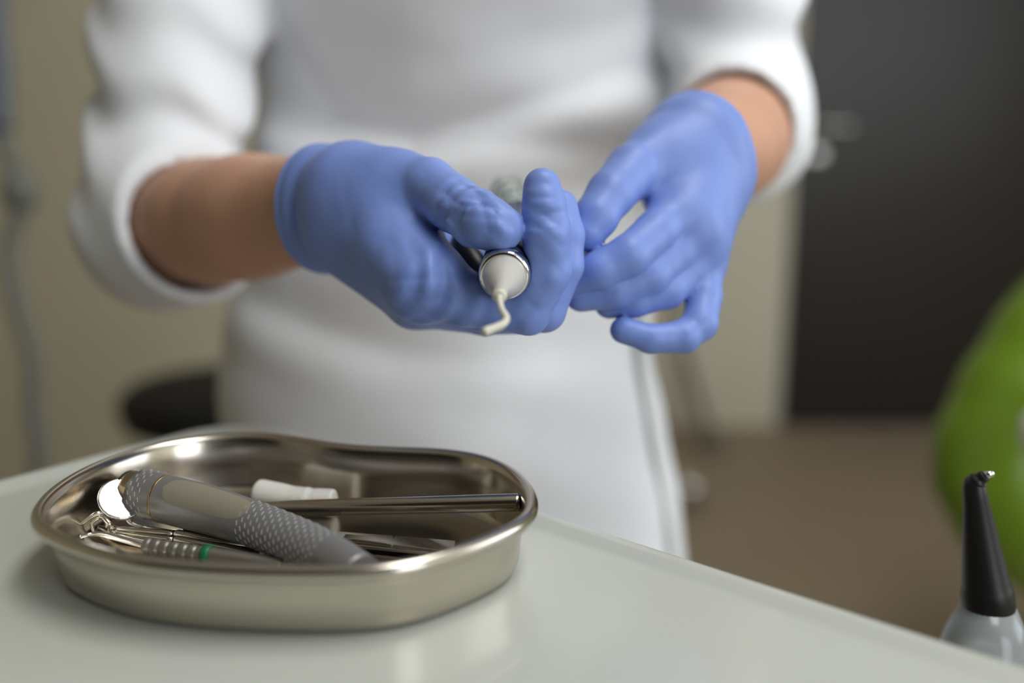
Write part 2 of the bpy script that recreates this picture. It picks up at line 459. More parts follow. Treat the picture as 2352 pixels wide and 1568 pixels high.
# corner: the two edge lines meet
A2 = np.array([[ur.x, -vl.x], [ur.y, -vl.y]]); bb = np.array([f2.x - e1.x, f2.y - e1.y])
tt = np.linalg.solve(A2, bb)
corner = e1 + ur * float(tt[0])
print('edge angle', math.degrees(math.acos(max(-1, min(1, ur.dot(vl))))), 'corner', corner)
LU, LV, RC = 0.66, 0.60, 0.045
def rrect(off):
    out = []
    def corner_arc(cu, cv, a0, r):
        for k in range(9):
            a = a0 + math.pi / 2 * k / 8
            out.append(corner + ur * (cu + r * math.cos(a)) + vl * (cv + r * math.sin(a)))
    r = RC - off
    corner_arc(RC, RC, math.pi, max(r, .002)); corner_arc(LU - RC, RC, 1.5 * math.pi, max(r, .002))
    corner_arc(LU - RC, LV - RC, 0, max(r, .002)); corner_arc(RC, LV - RC, .5 * math.pi, max(r, .002))
    return out
cc = corner + ur * LU / 2 + vl * LV / 2
cart = thing('instrument_cart', 'white glossy instrument table with raised rim under the steel kidney dish', 'table', (cc.x, cc.y, 0))
prof = [(.010, -.034), (.002, -.030), (0, -.024), (0, .001), (.002, .0035), (.005, .0042), (.008, .0036), (.012, .0012), (.015, .0003), (.018, 0)]
rings = [rrect(o) for o, z in prof]; nR = len(rings[0])
vs = []; fs = []
for ring, (o, z) in zip(rings, prof):
    vs += [Vector((q.x, q.y, TZ + z)) for q in ring]
for i in range(len(prof) - 1):
    for k in range(nR):
        k2 = (k + 1) % nR
        fs.append((i * nR + k, i * nR + k2, (i + 1) * nR + k2, (i + 1) * nR + k))
fs.append(tuple((len(prof) - 1) * nR + k for k in range(nR)))
fs.append(tuple(range(nR - 1, -1, -1)))
top = pyd('table_top', vs, fs, M['table'], cart)
for pl in list(top.data.polygons)[-2:]: pl.use_smooth = False
lathe('column', [(0, .06), (.035, .06), (.035, .83), (.09, .845), (.09, .8665), (0, .8665)], M['whiteplastic'], cart, (cc.x, cc.y, 0), 24)
for k in range(4):
    a = math.pi / 2 * k + math.atan2(ur.y, ur.x) + math.pi / 4
    c, s = math.cos(a), math.sin(a)
    lg = tube('leg', [(cc.x, cc.y, .085), (cc.x + .2 * c, cc.y + .2 * s, .075), (cc.x + .27 * c, cc.y + .27 * s, .065)], [.025, .02, .016], M['whiteplastic'], cart, 12)
    x_, y_ = cc.x + .27 * c, cc.y + .27 * s
    lathe('caster', [(0, -.012), (.022, -.012), (.026, -.006), (.026, .006), (.022, .012), (0, .012)], M['rubber'], lg, (x_, y_, .026), 18, (-s, c, 0))
    tube('caster_stem', [(x_, y_, .03), (x_, y_, .066)], .006, M['chrome'], lg, 8)

# nozzle bottle standing on the cart's side ledge
nb0 = P(2272, 1398, .50)
LEDGE = 0.775
box('side_ledge', (nb0.x - .05, nb0.y - .05, LEDGE - .012), (nb0.x + .07, nb0.y + .05, LEDGE), M['whiteplastic'], cart, .003)
tube('ledge_bracket', [(nb0.x - .02, nb0.y - .03, LEDGE - .008), (nb0.x - .06, nb0.y - .16, LEDGE + .03), (nb0.x - .09, nb0.y - .22, TZ - .03)], .008, M['whiteplastic'], cart, 10)
nb = thing('nozzle_bottle', 'translucent bottle with black conical nozzle beside the table edge', 'bottle', (nb0.x, nb0.y, LEDGE))
zb = nb0.z
lathe('bottle_body', [(0, LEDGE - zb), (.034, LEDGE - zb), (.036, LEDGE - zb + .004), (.034, -.075), (.027, -.045), (.019, -.012), (.0125, .002), (0.0, .002)], M['milk'], nb, nb0, 32)
nt_ = P(2236, 1106, .488)
axn = (nt_ - nb0); Ln = axn.length
nzz = lathe('nozzle', [(0, -.001), (.0118, -.001), (.0125, .001), (.0125, .009), (.0118, .012), (.0112, .014), (.0058, Ln - .008), (.0054, Ln - .002), (.0036, Ln + .002), (0, Ln + .002)], M['black'], nb, nb0, 28, axn)
tube('nozzle_tip', catmull([nt_ + Vector((-.0008, 0, -.003)), nt_ + Vector((.0018, -.001, .0012)), P(2262, 1092, .485)], 5), [.0046] * 6 + [.0032] * 5, M['black'], nzz, 12)
lathe('metal_tip', [(0, 0), (.0019, 0), (.0017, .004), (0, .0045)], M['chrome'], nzz, P(2262, 1092, .485), 12, P(2275, 1088, .485) - P(2262, 1092, .485))

# ================================================================== KIDNEY DISH
RZ = TZ + .0325
rim_px = [(60, 1192), (76, 1150), (120, 1110), (190, 1069), (280, 1034), (370, 1010), (460, 996), (540, 989), (605, 989), (665, 995), (730, 1007),
          (800, 1017), (870, 1021), (950, 1023), (1030, 1026), (1100, 1036), (1160, 1055), (1206, 1085), (1233, 1118), (1241, 1150),
          (1232, 1182), (1196, 1206), (1130, 1235), (1050, 1266), (960, 1292), (870, 1305), (780, 1309), (690, 1309), (580, 1308), (470, 1303), (360, 1294), (260, 1280), (165, 1252), (95, 1222)]
rim = [PT(x, y, RZ) for x, y in rim_px]
rim = catmull(rim, 6, True)
# even spacing and smoothing
def resample(c, n):
    pts = np.array([(p.x, p.y) for p in c] + [(c[0].x, c[0].y)])
    s = np.concatenate([[0], np.cumsum(np.linalg.norm(np.diff(pts, axis=0), axis=1))])
    q = np.linspace(0, s[-1], n, endpoint=False)
    return np.stack([np.interp(q, s, pts[:, 0]), np.interp(q, s, pts[:, 1])], 1)
R = resample(rim, 220)
for _ in range(30):
    R = R + 0.25 * (np.roll(R, 1, 0) + np.roll(R, -1, 0) - 2 * R)
tg = np.roll(R, -1, 0) - np.roll(R, 1, 0); tg /= np.linalg.norm(tg, axis=1)[:, None]
Nin = np.stack([tg[:, 1], -tg[:, 0]], 1)
if ((R.mean(0) - R) * Nin).sum() < 0: Nin = -Nin
def off_ring(d):
    Q = R + Nin * d
    for _ in range(int(d * 900)):
        Q = Q + 0.2 * (np.roll(Q, 1, 0) + np.roll(Q, -1, 0) - 2 * Q)
    return Q
prof = [(.0165, .0008), (.0125, .0006), (.0100, .0016), (.0086, .0045), (.0072, .014), (.0062, .0208), (.0050, .0222), (.0030, .0216), (.0012, .0222),
        (.0000, .0240), (.0002, .0256), (.0014, .0269), (.0034, .0273), (.0052, .0266), (.0066, .0240), (.0074, .014), (.0082, .0055), (.0100, .0028), (.0140, .0017), (.0200, .0014)]
vs = []; fs = []; nR = len(R)
for d, z in prof:
    z *= 32.5 / 27
    vs += [Vector((q[0], q[1], TZ + z)) for q in off_ring(d)]
for i in range(len(prof) - 1):
    for k in range(nR):
        k2 = (k + 1) % nR
        fs.append((i * nR + k, i * nR + k2, (i + 1) * nR + k2, (i + 1) * nR + k))
fs.append(tuple(range(nR - 1, -1, -1)))
fs.append(tuple((len(prof) - 1) * nR + k for k in range(nR)))
dish = pyd('kidney_dish', vs, fs, M['steel'])
for pl in list(dish.data.polygons)[-2:]: pl.use_smooth = False
tag(dish, 'shallow polished steel kidney dish holding dental instruments on the white table', 'dish')
DF = TZ + .0019

# ------------------------------------------------------------------ things in the dish
# grey textured handpiece
hp_px = [(300, 1126, .0165), (345, 1136, .0165), (400, 1149, .0165), (500, 1176, .0160), (600, 1209, .0155), (700, 1249, .0145), (770, 1285, .0135), (830, 1326, .0125)]
hp_c = catmull([PT(x, y, DF + h) for x, y, h in hp_px], 8)
hp = thing('dental_handpiece', 'thick grey curved dental handpiece with dashed grip lying in the kidney dish', 'handpiece', hp_c[0])
cum = [0]
for a, b in zip(hp_c[:-1], hp_c[1:]): cum.append(cum[-1] + (b - a).length)
def at_s(s):
    s = max(0, min(cum[-1] - 1e-6, s))
    for i in range(len(cum) - 1):
        if cum[i + 1] >= s:
            t = (s - cum[i]) / (cum[i + 1] - cum[i]); return hp_c[i].lerp(hp_c[i + 1], t)
def rad_s(s):
    return float(np.interp(s, [0, .012, .04, .075, .115, .16], [.0112, .0118, .0116, .0103, .0098, .0092]))
def hp_section(name, s0, s1, m, dr=0.0, n=14, par=hp, ends=None):
    path = [at_s(s0 + (s1 - s0) * k / n) for k in range(n + 1)]
    rr = [rad_s(s0 + (s1 - s0) * k / n) + dr for k in range(n + 1)]
    if ends: rr[0] += ends[0]; rr[-1] += ends[1]
    return tube(name, path, rr, m, par, 40)
L = cum[-1]
print('handpiece length', L)
body = hp_section('body', .0075, L, M['greyhp'], 0, 40)
hp_section('end_collar', .0, .0077, M['champagne'], -.0010, 6, hp, (-.0016, 0))
d0 = (at_s(0) - at_s(.006)).normalized()
lathe('end_seal', [(0, 0), (.0098, 0), (.0098, .0012), (.0085, .0022), (0, .0022)], M['rubber'], hp, at_s(0), 32, d0)
es = lathe('end_plug', [(0, .001), (.003, .001), (.003, .0055), (.0022, .006), (0, .006)], M['brushed'], hp, at_s(0), 16, d0)
for ang in (0.2, 0.75):
    nrm = Vector((0, 0, 1)); nrm = (nrm - d0 * nrm.dot(d0)).normalized(); sd = d0.cross(nrm)
    lathe('contact_pin', [(0, .002), (.0011, .002), (.0010, .0045), (0, .0046)], M['gold'], hp, at_s(0) + (nrm * math.cos(ang) - sd * math.sin(ang) * -1) * .0066, 10, d0)
hp_section('groove_ring', .0235, .0245, M['gold'], .00012, 2)
# worn beige patch on the facing side: a thin shell on the body
def on_body(s, ang, dr):
    c = at_s(s); t = (at_s(s + .001) - at_s(s - .001)).normalized()
    up = Vector((0, 0, 1)); n = (up - t * up.dot(t)).normalized(); b = t.cross(n)   # b points to the viewer side
    if b.y > 0: b = -b
    r = rad_s(s) + dr
    return c + n * (r * math.cos(ang)) + b * (r * math.sin(ang)), n, b, t
vs = []; fs = []; ns, na = 30, 14
for i in range(ns + 1):
    u = i / ns; s = .0295 + .0530 * u
    half = .66 * (1 - abs(2 * u - 1) ** 5) ** .5
    for j in range(na + 1):
        a = .62 + (2 * j / na - 1) * half - .1 * u
        vs.append(on_body(s, a, .00012)[0])
for i in range(ns):
    for j in range(na):
        k = i * (na + 1) + j
        fs.append((k, k + 1, k + na + 2, k + na + 1))
pyd('worn_patch', vs, fs, M['beige'], hp)
# raised dashes of the grip, too small to pick apart singly
def dashes(name, s0, s1, ds_, nang):
    vs = []; fs = []
    s = s0; row = 0
    while s < s1:
        for k in range(nang):
            a = 2 * math.pi * (k + .5 * (row % 2)) / nang
            da = .0011 / rad_s(s)
            base = len(vs)
            for (u, w, dr) in ((-1, -1, 0), (1, -1, 0), (1, 1, 0), (-1, 1, 0), (-.8, -.3, 1), (.8, -.3, 1), (.8, .3, 1), (-.8, .3, 1)):
                vs.append(on_body(s + w * .00014 + u * .00030, a + u * da, -.0001 + dr * .00030)[0])
            for q in ((4, 5, 6, 7), (0, 1, 5, 4), (1, 2, 6, 5), (2, 3, 7, 6), (3, 0, 4, 7)):
                fs.append(tuple(base + x for x in q))
        s += ds_; row += 1
    o = pyd(name, vs, fs, M['dash'], hp, False); o['kind'] = 'stuff'
    return o
dashes('grip_dashes', .0795, L - .024, .0027, 16)
dashes('ring_dashes', .0100, .0175, .0024, 16)

# dental mirror
mc = P(279, 1146, .4735)
mnorm = ((cam.location - mc).normalized() + (Vector((.55, .25, 2.67)) - mc).normalized()).normalized()
dm = thing('dental_mirror', 'small round dental mirror leaning at the end of the grey handpiece', 'dental mirror', mc)
mh = lathe('mirror_head', [(0, -.0016), (.0098, -.0016), (.0108, -.0008), (.0108, .0006), (.0102, .0008), (0, .0008)], M['chrome'], dm, mc, 40, mnorm)
lathe('mirror_glass', [(0, .0007), (.0101, .0007), (.0099, .0011), (0, .0011)], M['mirror'], mh, mc, 40, mnorm, False)
side = mnorm.cross(Vector((0, -1, 0))).normalized()
ms = mc - mnorm * .001 + Vector((.004, -.006, -.008))
tube('stem', catmull([mc - mnorm * .0008 + Vector((.003, -.002, -.006)), PT(300, 1198, DF + .0045), PT(340, 1212, DF + .0035), PT(420, 1224, DF + .0032)], 6), .0011, M['chrome'], dm, 10)
tube('handle', [PT(415, 1223, DF + .0032), PT(425, 1225, DF + .0034), PT(560, 1240, DF + .0034), PT(640, 1250, DF + .0034)], [.0012, .0024, .0026, .0026], M['brushed'], dm, 12)

# cotton roll
cr_path = catmull([PT(590, 1130, DF + .0085), PT(640, 1140, DF + .0077), PT(694, 1150, DF + .007), PT(735, 1153, DF + .0069), PT(768, 1155, DF + .0069)], 8)
nn = len(cr_path); rr = []
for i in range(nn):
    t = i / (nn - 1); r = .0069
    r += .00035 * math.exp(-((t - .56) / .035) ** 2) - .0003 * math.exp(-((t - .64) / .04) ** 2) - .0003 * math.exp(-((t - .38) / .06) ** 2)
    if i == 0 or i == nn - 1: r *= .80
    if i == 1 or i == nn - 2: r *= .96
    rr.append(r)
cr = tube('cotton_roll', cr_path, rr, M['cotton'], None, 28)
tag(cr, 'white bent cotton roll lying in the kidney dish', 'cotton roll')

# long polished instrument handle resting against the right rim
ra = PT(560, 1170, DF + .0050); rb = PT(1197, 1153, RZ - .0075)
rod = thing('dental_scaler', 'long polished steel instrument handle reaching to the right rim of the dish', 'dental instrument', ra)
rd = (rb - ra)
tube('handle', [ra.lerp(rb, t) for t in (0, .01, .99, 1.0)], [.0032, .0041, .0042, .0036], M['steel'], rod, 16)
vs = []; fs = []
rn = (Vector((0, 0, 1)) - rd.normalized() * rd.normalized().z).normalized(); rs_ = rd.normalized().cross(rn)
for i in range(46):
    t0 = .10 + i * .006
    c = ra.lerp(rb, t0); b0 = len(vs); rr_ = .0043
    for k in range(13):
        a = math.pi * (.5 + k / 12)
        for w in (-.00025, .00025):
            vs.append(c + rd.normalized() * (w + .0009 * math.sin(a)) + rn * (rr_ * math.cos(a)) + rs_ * (rr_ * math.sin(a)))
    for k in range(12):
        q = b0 + 2 * k; fs.append((q, q + 1, q + 3, q + 2))
kn = pyd('knurling', vs, fs, M['brushed'], rod); kn['kind'] = 'stuff'
tube('working_tip', catmull([ra, PT(520, 1176, DF + .005), PT(470, 1190, DF + .003), PT(450, 1200, DF + .002)], 5), [.0024, .002, .0018, .0016, .0014, .0012] + [.0011] * 10, M['steel'], rod, 10)

# tweezers: two flat steel arms
tw = thing('tweezers', 'flat steel tweezers with ridged grip at the front of the dish', 'tweezers', PT(800, 1232, DF))
def flat_arm(name, pts, w, th):
    path = catmull(pts, 6); fr = frames(path); vs = []; fs = []
    n = len(path)
    for i, (p, (t, nn_, b)) in enumerate(zip(path, fr)):
        k = i / (n - 1); ww = w[0] + (w[1] - w[0]) * k
        for (u, v) in ((-1, -1), (1, -1), (1, 1), (-1, 1)):
            vs.append(p + b * (ww * u) + nn_ * (th * v))
    for i in range(n - 1):
        for k in range(4):
            k2 = (k + 1) % 4; fs.append((i * 4 + k, i * 4 + k2, (i + 1) * 4 + k2, (i + 1) * 4 + k))
    fs.append((3, 2, 1, 0)); fs.append(tuple((n - 1) * 4 + k for k in range(4)))
    o = pyd(name, vs, fs, M['steel'], tw, False)
    bv = o.modifiers.new('bevel', 'BEVEL'); bv.width = .0004; bv.segments = 2
    return o
flat_arm('lower_arm', [PT(470, 1210, DF + .0022), PT(640, 1230, DF + .0020), PT(860, 1250, DF + .0016), PT(1035, 1264, DF + .0020)], (.0016, .0056), .0009)
ua = flat_arm('upper_arm', [PT(500, 1200, DF + .0050), PT(640, 1218, DF + .0065), PT(860, 1238, DF + .0075), PT(930, 1246, DF + .0066), PT(1045, 1258, DF + .0042)], (.0016, .0062), .0009)
for i in range(5):
    o_ = (i - 2) * .0011
    a = PT(790, 1232, DF + .0082); b = PT(902, 1243, DF + .0078)
    dirn = (b - a).normalized(); sdv = dirn.cross(Vector((0, 0, 1))).normalized()
    tube('grip_ridge', [a + sdv * o_, a.lerp(b, .5) + sdv * o_ + Vector((0, 0, .0002)), b + sdv * o_], .00032, M['steel'], ua, 8)
tube('step', [PT(905, 1232, DF + .0077), PT(900, 1254, DF + .0070)], .0007, M['steel'], ua, 8)

# probe with grooved grey grip and green ring
pa = PT(328, 1252, DF + .0066); pb = PT(650, 1302, DF + .0050)
pr = thing('dental_probe', 'dental probe with grooved grey grip and green ring near the front rim', 'dental probe', pa)
ppath = []; prad = []
for i in range(121):
    t = i / 120; ppath.append(pa.lerp(pb, t))
    r = .0040
    if t < .03: r = .0016 + .0024 * t / .03
    g = (t * 15) % 1.0
    if .05 < t < .42 and g < .3: r -= .0005
    prad.append(r)
tube('grip', ppath, prad, M['satin'], pr, 20)
gt = .475
tube('green_ring', [pa.lerp(pb, gt - .03), pa.lerp(pb, gt - .028), pa.lerp(pb, gt + .028), pa.lerp(pb, gt + .03)], [.0041, .0047, .0047, .0041], M['green'], pr, 24)
tube('probe_tip', catmull([pa.lerp(pb, .01), PT(300, 1243, DF + .0078), PT(240, 1228, DF + .0088), PT(205, 1227, DF + .0088), PT(183, 1233, DF + .0082)], 6), [.0016] * 6 + [.0015] * 6 + [.0012] * 6 + [.0009] * 6 + [.0006], M['chrome'], pr, 12)

# two more bent-tipped steel instruments at the left
def bent(name, label, pts, r0, r1):
    t = thing(name, label, 'dental instrument', PT(*pts[-1][:2], DF))
    P3 = [PT(x, y, DF + h) for x, y, h in pts]
    k = len(P3) - 2
    c = catmull(P3[:k + 1], 6); n = len(c)
    tube('shank', c, [r0 + (.0018 - r0) * i / (n - 1) for i in range(n)], M['steel'], t, 10)
    tube('handle', [P3[k], P3[k].lerp(P3[k + 1], .04), P3[k + 1]], [.0018, r1, r1], M['steel'], t, 14)
    return t
bent('excavator', 'thin steel excavator with upright hooked tip near the left rim of the dish',
     [(160, 1226, .004), (196, 1196, .010), (226, 1178, .013), (246, 1196, .008), (262, 1212, .0046), (400, 1226, .0040), (620, 1262, .0032)], .0007, .0024)
bent('sickle_scaler', 'steel scaler with curved blade tip between the mirror and the green-ringed probe',
     [(216, 1222, .003), (212, 1200, .008), (232, 1186, .011), (252, 1204, .008), (268, 1222, .0032), (400, 1240, .0030), (600, 1276, .0026)], .0008, .0024)
bent('carver', 'slender steel carver lying flat beside the left wall of the dish',
     [(150, 1222, .0016), (180, 1206, .0020), (205, 1204, .0022), (240, 1216, .0022), (280, 1232, .0024), (360, 1246, .0022), (520, 1270, .0022)], .0006, .0020)

# ================================================================== HAND-HELD SCALER
RC_ = P(1158, 633, .447)
ap = P(1147, 681, .419)
axd = (ap - RC_).normalized()          # towards the viewer, downwards
bk = -axd
sc = thing('scaler_handpiece', 'dental scaler with chrome ring, frosted cone and bent tip held in gloved hands', 'handpiece', RC_)
RR = .0116
lathe('grip_body', [(0, .006), (RR * .97, .006), (RR * .98, .03), (RR * .9, .06), (RR * .85, .105), (RR * .6, .112), (0, .112)], M['navy'], sc, RC_, 40, bk)
lathe('chrome_ring', [(RR * .80, -.0006), (RR * .90, -.0012), (RR * 1.0, .0004), (RR * 1.03, .003), (RR * 1.0, .0068), (RR * .95, .007)], M['chrome'], sc, RC_, 48, bk)
LA = (ap - RC_).length
cn = lathe('frosted_cone', [(0, -.001), (RR * .84, -.001), (RR * .85, .0008), (RR * .82, .004), (RR * .68, .0095), (RR * .48, .0155), (RR * .3, .021), (RR * .245, LA - .002), (RR * .20, LA), (0, LA)], M['frost'], sc, RC_, 48, axd)
lathe('collar', [(0, LA - .003), (RR * .27, LA - .003), (RR * .27, LA - .0005), (RR * .2, LA + .0004), (0, LA + .0004)], M['tip'], sc, RC_, 24, axd)
tube('scaler_tip', catmull([ap - axd * .002, P(1147, 690, .416), P(1153, 712, .412), P(1163, 730, .409), P(1155, 744, .406), P(1130, 755, .403), P(1110, 763, .401)], 6),
     [.0014] * 13 + [.00155] * 12 + [.0017] * 6 + [.0019] * 5 + [.0016], M['tip'], sc, 14)
# clear coiled hose end behind the thumb, then the hose into the other hand
re_ = RC_ + bk * .108
hose_c = catmull([re_, P(1176, 462, .565), P(1160, 436, .59), P(1182, 424, .615), P(1245, 452, .60), P(1310, 530, .56), P(1352, 580, .525), P(1420, 612, .525), P(1500, 640, .54)], 10)
tube('hose', hose_c, .0030, M['whiteplastic'], sc, 12)
tube('cable', catmull([re_, P(1120, 520, .535), P(1062, 552, .512), P(1086, 598, .500), P(1130, 650, .500), P(1185, 690, .512)], 8), .0058, M['black'], sc, 14)
cl = catmull([re_ - bk * .004, P(1178, 470, .565), P(1158, 432, .585)], 40)
fr = frames(cl); hel = []
for i, (p, (t, n, b)) in enumerate(zip(cl, fr)):
    a = 2 * math.pi * i / 22.0
    hel.append(p + n * (math.cos(a) * .0102) + b * (math.sin(a) * .0102))
tube('clear_coil', hel, .0014, M['clear'], sc, 8)
tube('clear_sleeve', cl[10:], .0082, M['clear'], sc, 20)

# ================================================================== PERSON
BY = 0.86
person = thing('person', 'person in white tunic and blue gloves standing behind the table holding the scaler', 'person', (-0.05, BY + .02, 0))
r_sh, r_el, r_wr = (-.205, .875, 1.315), P(375, 520, .735), P(775, 480, .540)
l_sh, l_el, l_wr = (.150, .875, 1.325), P(1702, 305, .775), P(1640, 356, .570)

# ---- torso section tables (centre x, half width, half depth, centre y) by height
Zt = [.55, .72, .89, 1.03, 1.10, 1.22, 1.32, 1.39]
Cx = [-.053, -.053, -.067, -.049, -.037, -.030, -.027, -.027]
Ax = [.214, .207, .184, .167, .172, .178, .165, .075]
Bx = [.135, .132, .120, .108, .112, .122, .095, .065]
Cy = [BY + .01, BY + .005, BY, BY, BY, BY, BY + .02, BY + .03]
Zf = np.linspace(.50, 1.45, 400)
def soften(v):
    w = np.exp(-np.linspace(-2.2, 2.2, 41) ** 2); w /= w.sum()
    q = np.interp(Zf, Zt, v)
    return np.convolve(np.pad(q, 20, mode='edge'), w, mode='valid')
Cx, Ax, Bx, Cy = soften(Cx), soften(Ax), soften(Bx), soften(Cy); Zt = Zf
def torso(p, g=0.0):
    z = p[:, 2]
    c = np.interp(z, Zt, Cx); a = np.interp(z, Zt, Ax) + g; b = np.interp(z, Zt, Bx) + g; cy = np.interp(z, Zt, Cy)
    q = np.sqrt(((p[:, 0] - c) / a) ** 2 + ((p[:, 1] - cy) / b) ** 2)
    return (q - 1) * np.minimum(a, b)
def groove(x, z, pts, A, wu, wd):
    xs = [q[0] for q in pts]; zs = [q[1] for q in pts]; am = [q[2] for q in pts]
    zc = np.interp(x, xs, zs); amp = np.interp(x, xs, am)
    t = z - zc
    w = np.where(t > 0, wu, wd)
    return A * amp * np.exp(-(t / w) ** 2)
def TX(px, py, z=.77):  # pixel on the torso front -> (x, Z)
    v = P(px, py, z); return v.x, v.z
def crease(*pts): return sorted([(*TX(a, b), c) for a, b, c in pts])
cr1 = crease((560, 205, .9), (640, 225, 1.0), (800, 262, 1.0), (950, 300, 1.0), (1120, 250, .9), (1300, 195, .8), (1440, 150, .6), (1540, 130, .4))
cr2 = crease((590, 245, .6), (760, 285, .9), (950, 318, 1.0), (1100, 312, .7), (1280, 325, .5), (1420, 335, .2), (1540, 340, 0))
cr3 = crease((520, 690, .7), (700, 740, .9), (900, 790, .8), (1100, 810, .5), (1300, 815, .4), (1450, 800, .2))
cr4 = crease((700, 40, 0), (1000, 130, .4), (1200, 90, .8), (1400, 40, .9), (1540, 0, .6))
cr5 = crease((540, 860, .5), (700, 900, .4), (900, 925, .2), (1100, 920, 0))
cr6 = crease((1100, 360, .3), (1250, 400, .7), (1400, 410, .6), (1540, 380, .3))
def plane_d(p, o, n): return (p - arr(o)) @ arr(Vector(n).normalized())
r_dir = (Vector(r_wr) - Vector(r_el)).normalized(); l_dir = (Vector(l_wr) - Vector(l_el)).normalized()
R_cut = P(450, 530, .690); L_cut = P(1676, 290, .690)
def tunic_f(p):
    x, y, z = p[:, 0], p[:, 1], p[:, 2]
    t = torso(p, .006)
    front = np.clip((BY - y) / .05, 0, 1)
    t += front * (groove(x, z, cr1, .027, .075, .020) + groove(x, z, cr2, .012, .022, .014) + groove(x, z, cr3, .010, .05, .02)
                  + groove(x, z, cr4, .010, .05, .025) + groove(x, z, cr5, .005, .04, .02) + groove(x, z, cr6, .008, .03, .02))
    t += .0012 * np.sin(x * 47 + z * 31) * np.sin(z * 53 - x * 12)
    ra = chain(p, [(r_sh, .060), (tuple(Vector(r_sh).lerp(Vector(r_el), .55) + Vector((-.020, -.012, 0))), .057), (r_el, .056)], .02)
    s = (p - arr(r_el)) @ arr(Vector((.25, -.2, .95)).normalized())
    ra += .0050 * np.sin(s * 105 + x * 25 + 1.2 * np.sin(x * 60)) * np.exp(-((s - .06) / .09) ** 2)
    rf = smax(capsule(p, r_el, R_cut + r_dir * .05, .056, .050), plane_d(p, R_cut, r_dir + Vector((.0, .0, .25))), .004)
    ra = smin(ra, rf, .03)
    E = R_cut + r_dir * .05; hol = capsule(p, Vector(r_el).lerp(E, .2), Vector(r_el).lerp(E, 1.4), .0440, .0440)
    ra = smax(ra, -hol, .003)
    la = chain(p, [(l_sh, .062), (tuple(Vector(l_sh).lerp(Vector(l_el), .5) + Vector((.004, -.012, 0))), .055), (l_el, .048)], .02)
    s = (p - arr(l_el)) @ arr(Vector((-.1, -.1, 1)).normalized())
    la += .0042 * np.sin(s * 100 + x * 35 + np.sin(y * 60)) * np.exp(-((s - .07) / .07) ** 2)
    lf = smax(capsule(p, l_el, L_cut + l_dir * .05, .048, .046), plane_d(p, L_cut, l_dir + Vector((0, .1, 0))), .004)
    la = smin(la, lf, .03)
    E = L_cut + l_dir * .05; hol = capsule(p, Vector(l_el).lerp(E, .2), Vector(l_el).lerp(E, 1.4), .0402, .0402)
    la = smax(la, -hol, .003)
    d = smin(t, smin(ra, la, .004), .012)
    d = smax(d, np.maximum(.56 - z, 0) + (z < .56) * .0 - np.where(z >= .56, z - .56, 0), .004)
    d = smax(d, z - 1.375, .006)
    inn = torso(p, -.006)
    return smax(d, -np.maximum(inn, z - .60), .003) if False else d
sdf_mesh('tunic', tunic_f, (-.40, .50, .545), (.33, 1.03, 1.39), .0045, M['fabric'], person)
# side piping
pp = []
for k in range(25):
    z = .57 + (.98 - .57) * k / 24
    c = np.interp(z, Zt, Cx); a = np.interp(z, Zt, Ax) + .006; b = np.interp(z, Zt, Bx) + .006; cy = np.interp(z, Zt, Cy)
    u = .90
    pp.append(Vector((c + a * u, cy - b * math.sqrt(1 - u * u) - .001, z)))
tube('side_piping', pp, .0035, M['piping'], person, 10)

# ---- body (one continuous surface: head, neck, trunk, arms, legs)
HX, HY, HZ = -.03, BY + .005, 1.535
def body_f(p):
    d = torso(p, -.048)
    d = smax(d, p[:, 2] - 1.36, .02); d = smax(d, .60 - p[:, 2], .02)
    d = smin(d, capsule(p, (-.028, BY + .035, 1.33), (HX, HY + .02, 1.44), .052, .046), .04)
    d = smin(d, ellip(p, (HX, HY + .02, HZ + .02), (.072, .092, .088)), .02)
    d = smin(d, ellip(p, (HX, HY - .025, HZ - .055), (.050, .060, .062)), .03)
    d = smin(d, capsule(p, (HX, HY - .072, HZ - .005), (HX, HY - .094, HZ - .038), .008, .0125), .012)
    for s in (-1, 1):
        d = smax(d, -ellip(p, (HX + s * .031, HY - .088, HZ - .002), (.016, .014, .010)), .012)
        d = smin(d, ellip(p, (HX + s * .074, HY + .018, HZ - .02), (.008, .018, .030)), .006)
    d = smin(d, ellip(p, (HX, HY - .083, HZ - .066), (.024, .010, .007)), .006)
    d = smax(d, -ellip(p, (HX, HY - .094, HZ - .066), (.022, .006, .0012)), .003)
    def arm(sh, el, off, a1, a2):
        mid = Vector(sh).lerp(Vector(el), .5) + Vector(off); wc = (a1 + a2) / 2
        q = chain(p, [(sh, .046), (mid, .042), (el, .040)], .01)
        q = smin(q, chain(p, [(el, .040), (Vector(el).lerp(wc, .35), .0405), (Vector(el).lerp(wc, .62), .036)], .01), .03)
        for w in (a1, a2):
            q = smin(q, capsule(p, Vector(el).lerp(wc, .55), w, .035, .0205), .012)
        return q
    ra = arm(r_sh, r_el, (-.020, -.012, 0), P(770, 434, .536), P(790, 520, .536))
    la = arm(l_sh, l_el, (.004, -.012, 0), P(1596, 328, .556), P(1612, 390, .559))
    d = smin(d, smin(ra, la, .004), .02)
    for s in (-1, 1):
        d = smin(d, chain(p, [((-.053 + s * .095, BY + .01, .72), .09), ((-.053 + s * .09, BY, .45), .058), ((-.053 + s * .09, BY + .02, .28), .052), ((-.053 + s * .09, BY + .03, .09), .034), ((-.053 + s * .10, BY - .09, .045), .03)], .02), .02)
    return d
sdf_mesh('body', body_f, (-.40, .47, .005), (.33, 1.03, 1.66), .0065, M['skin'], person)
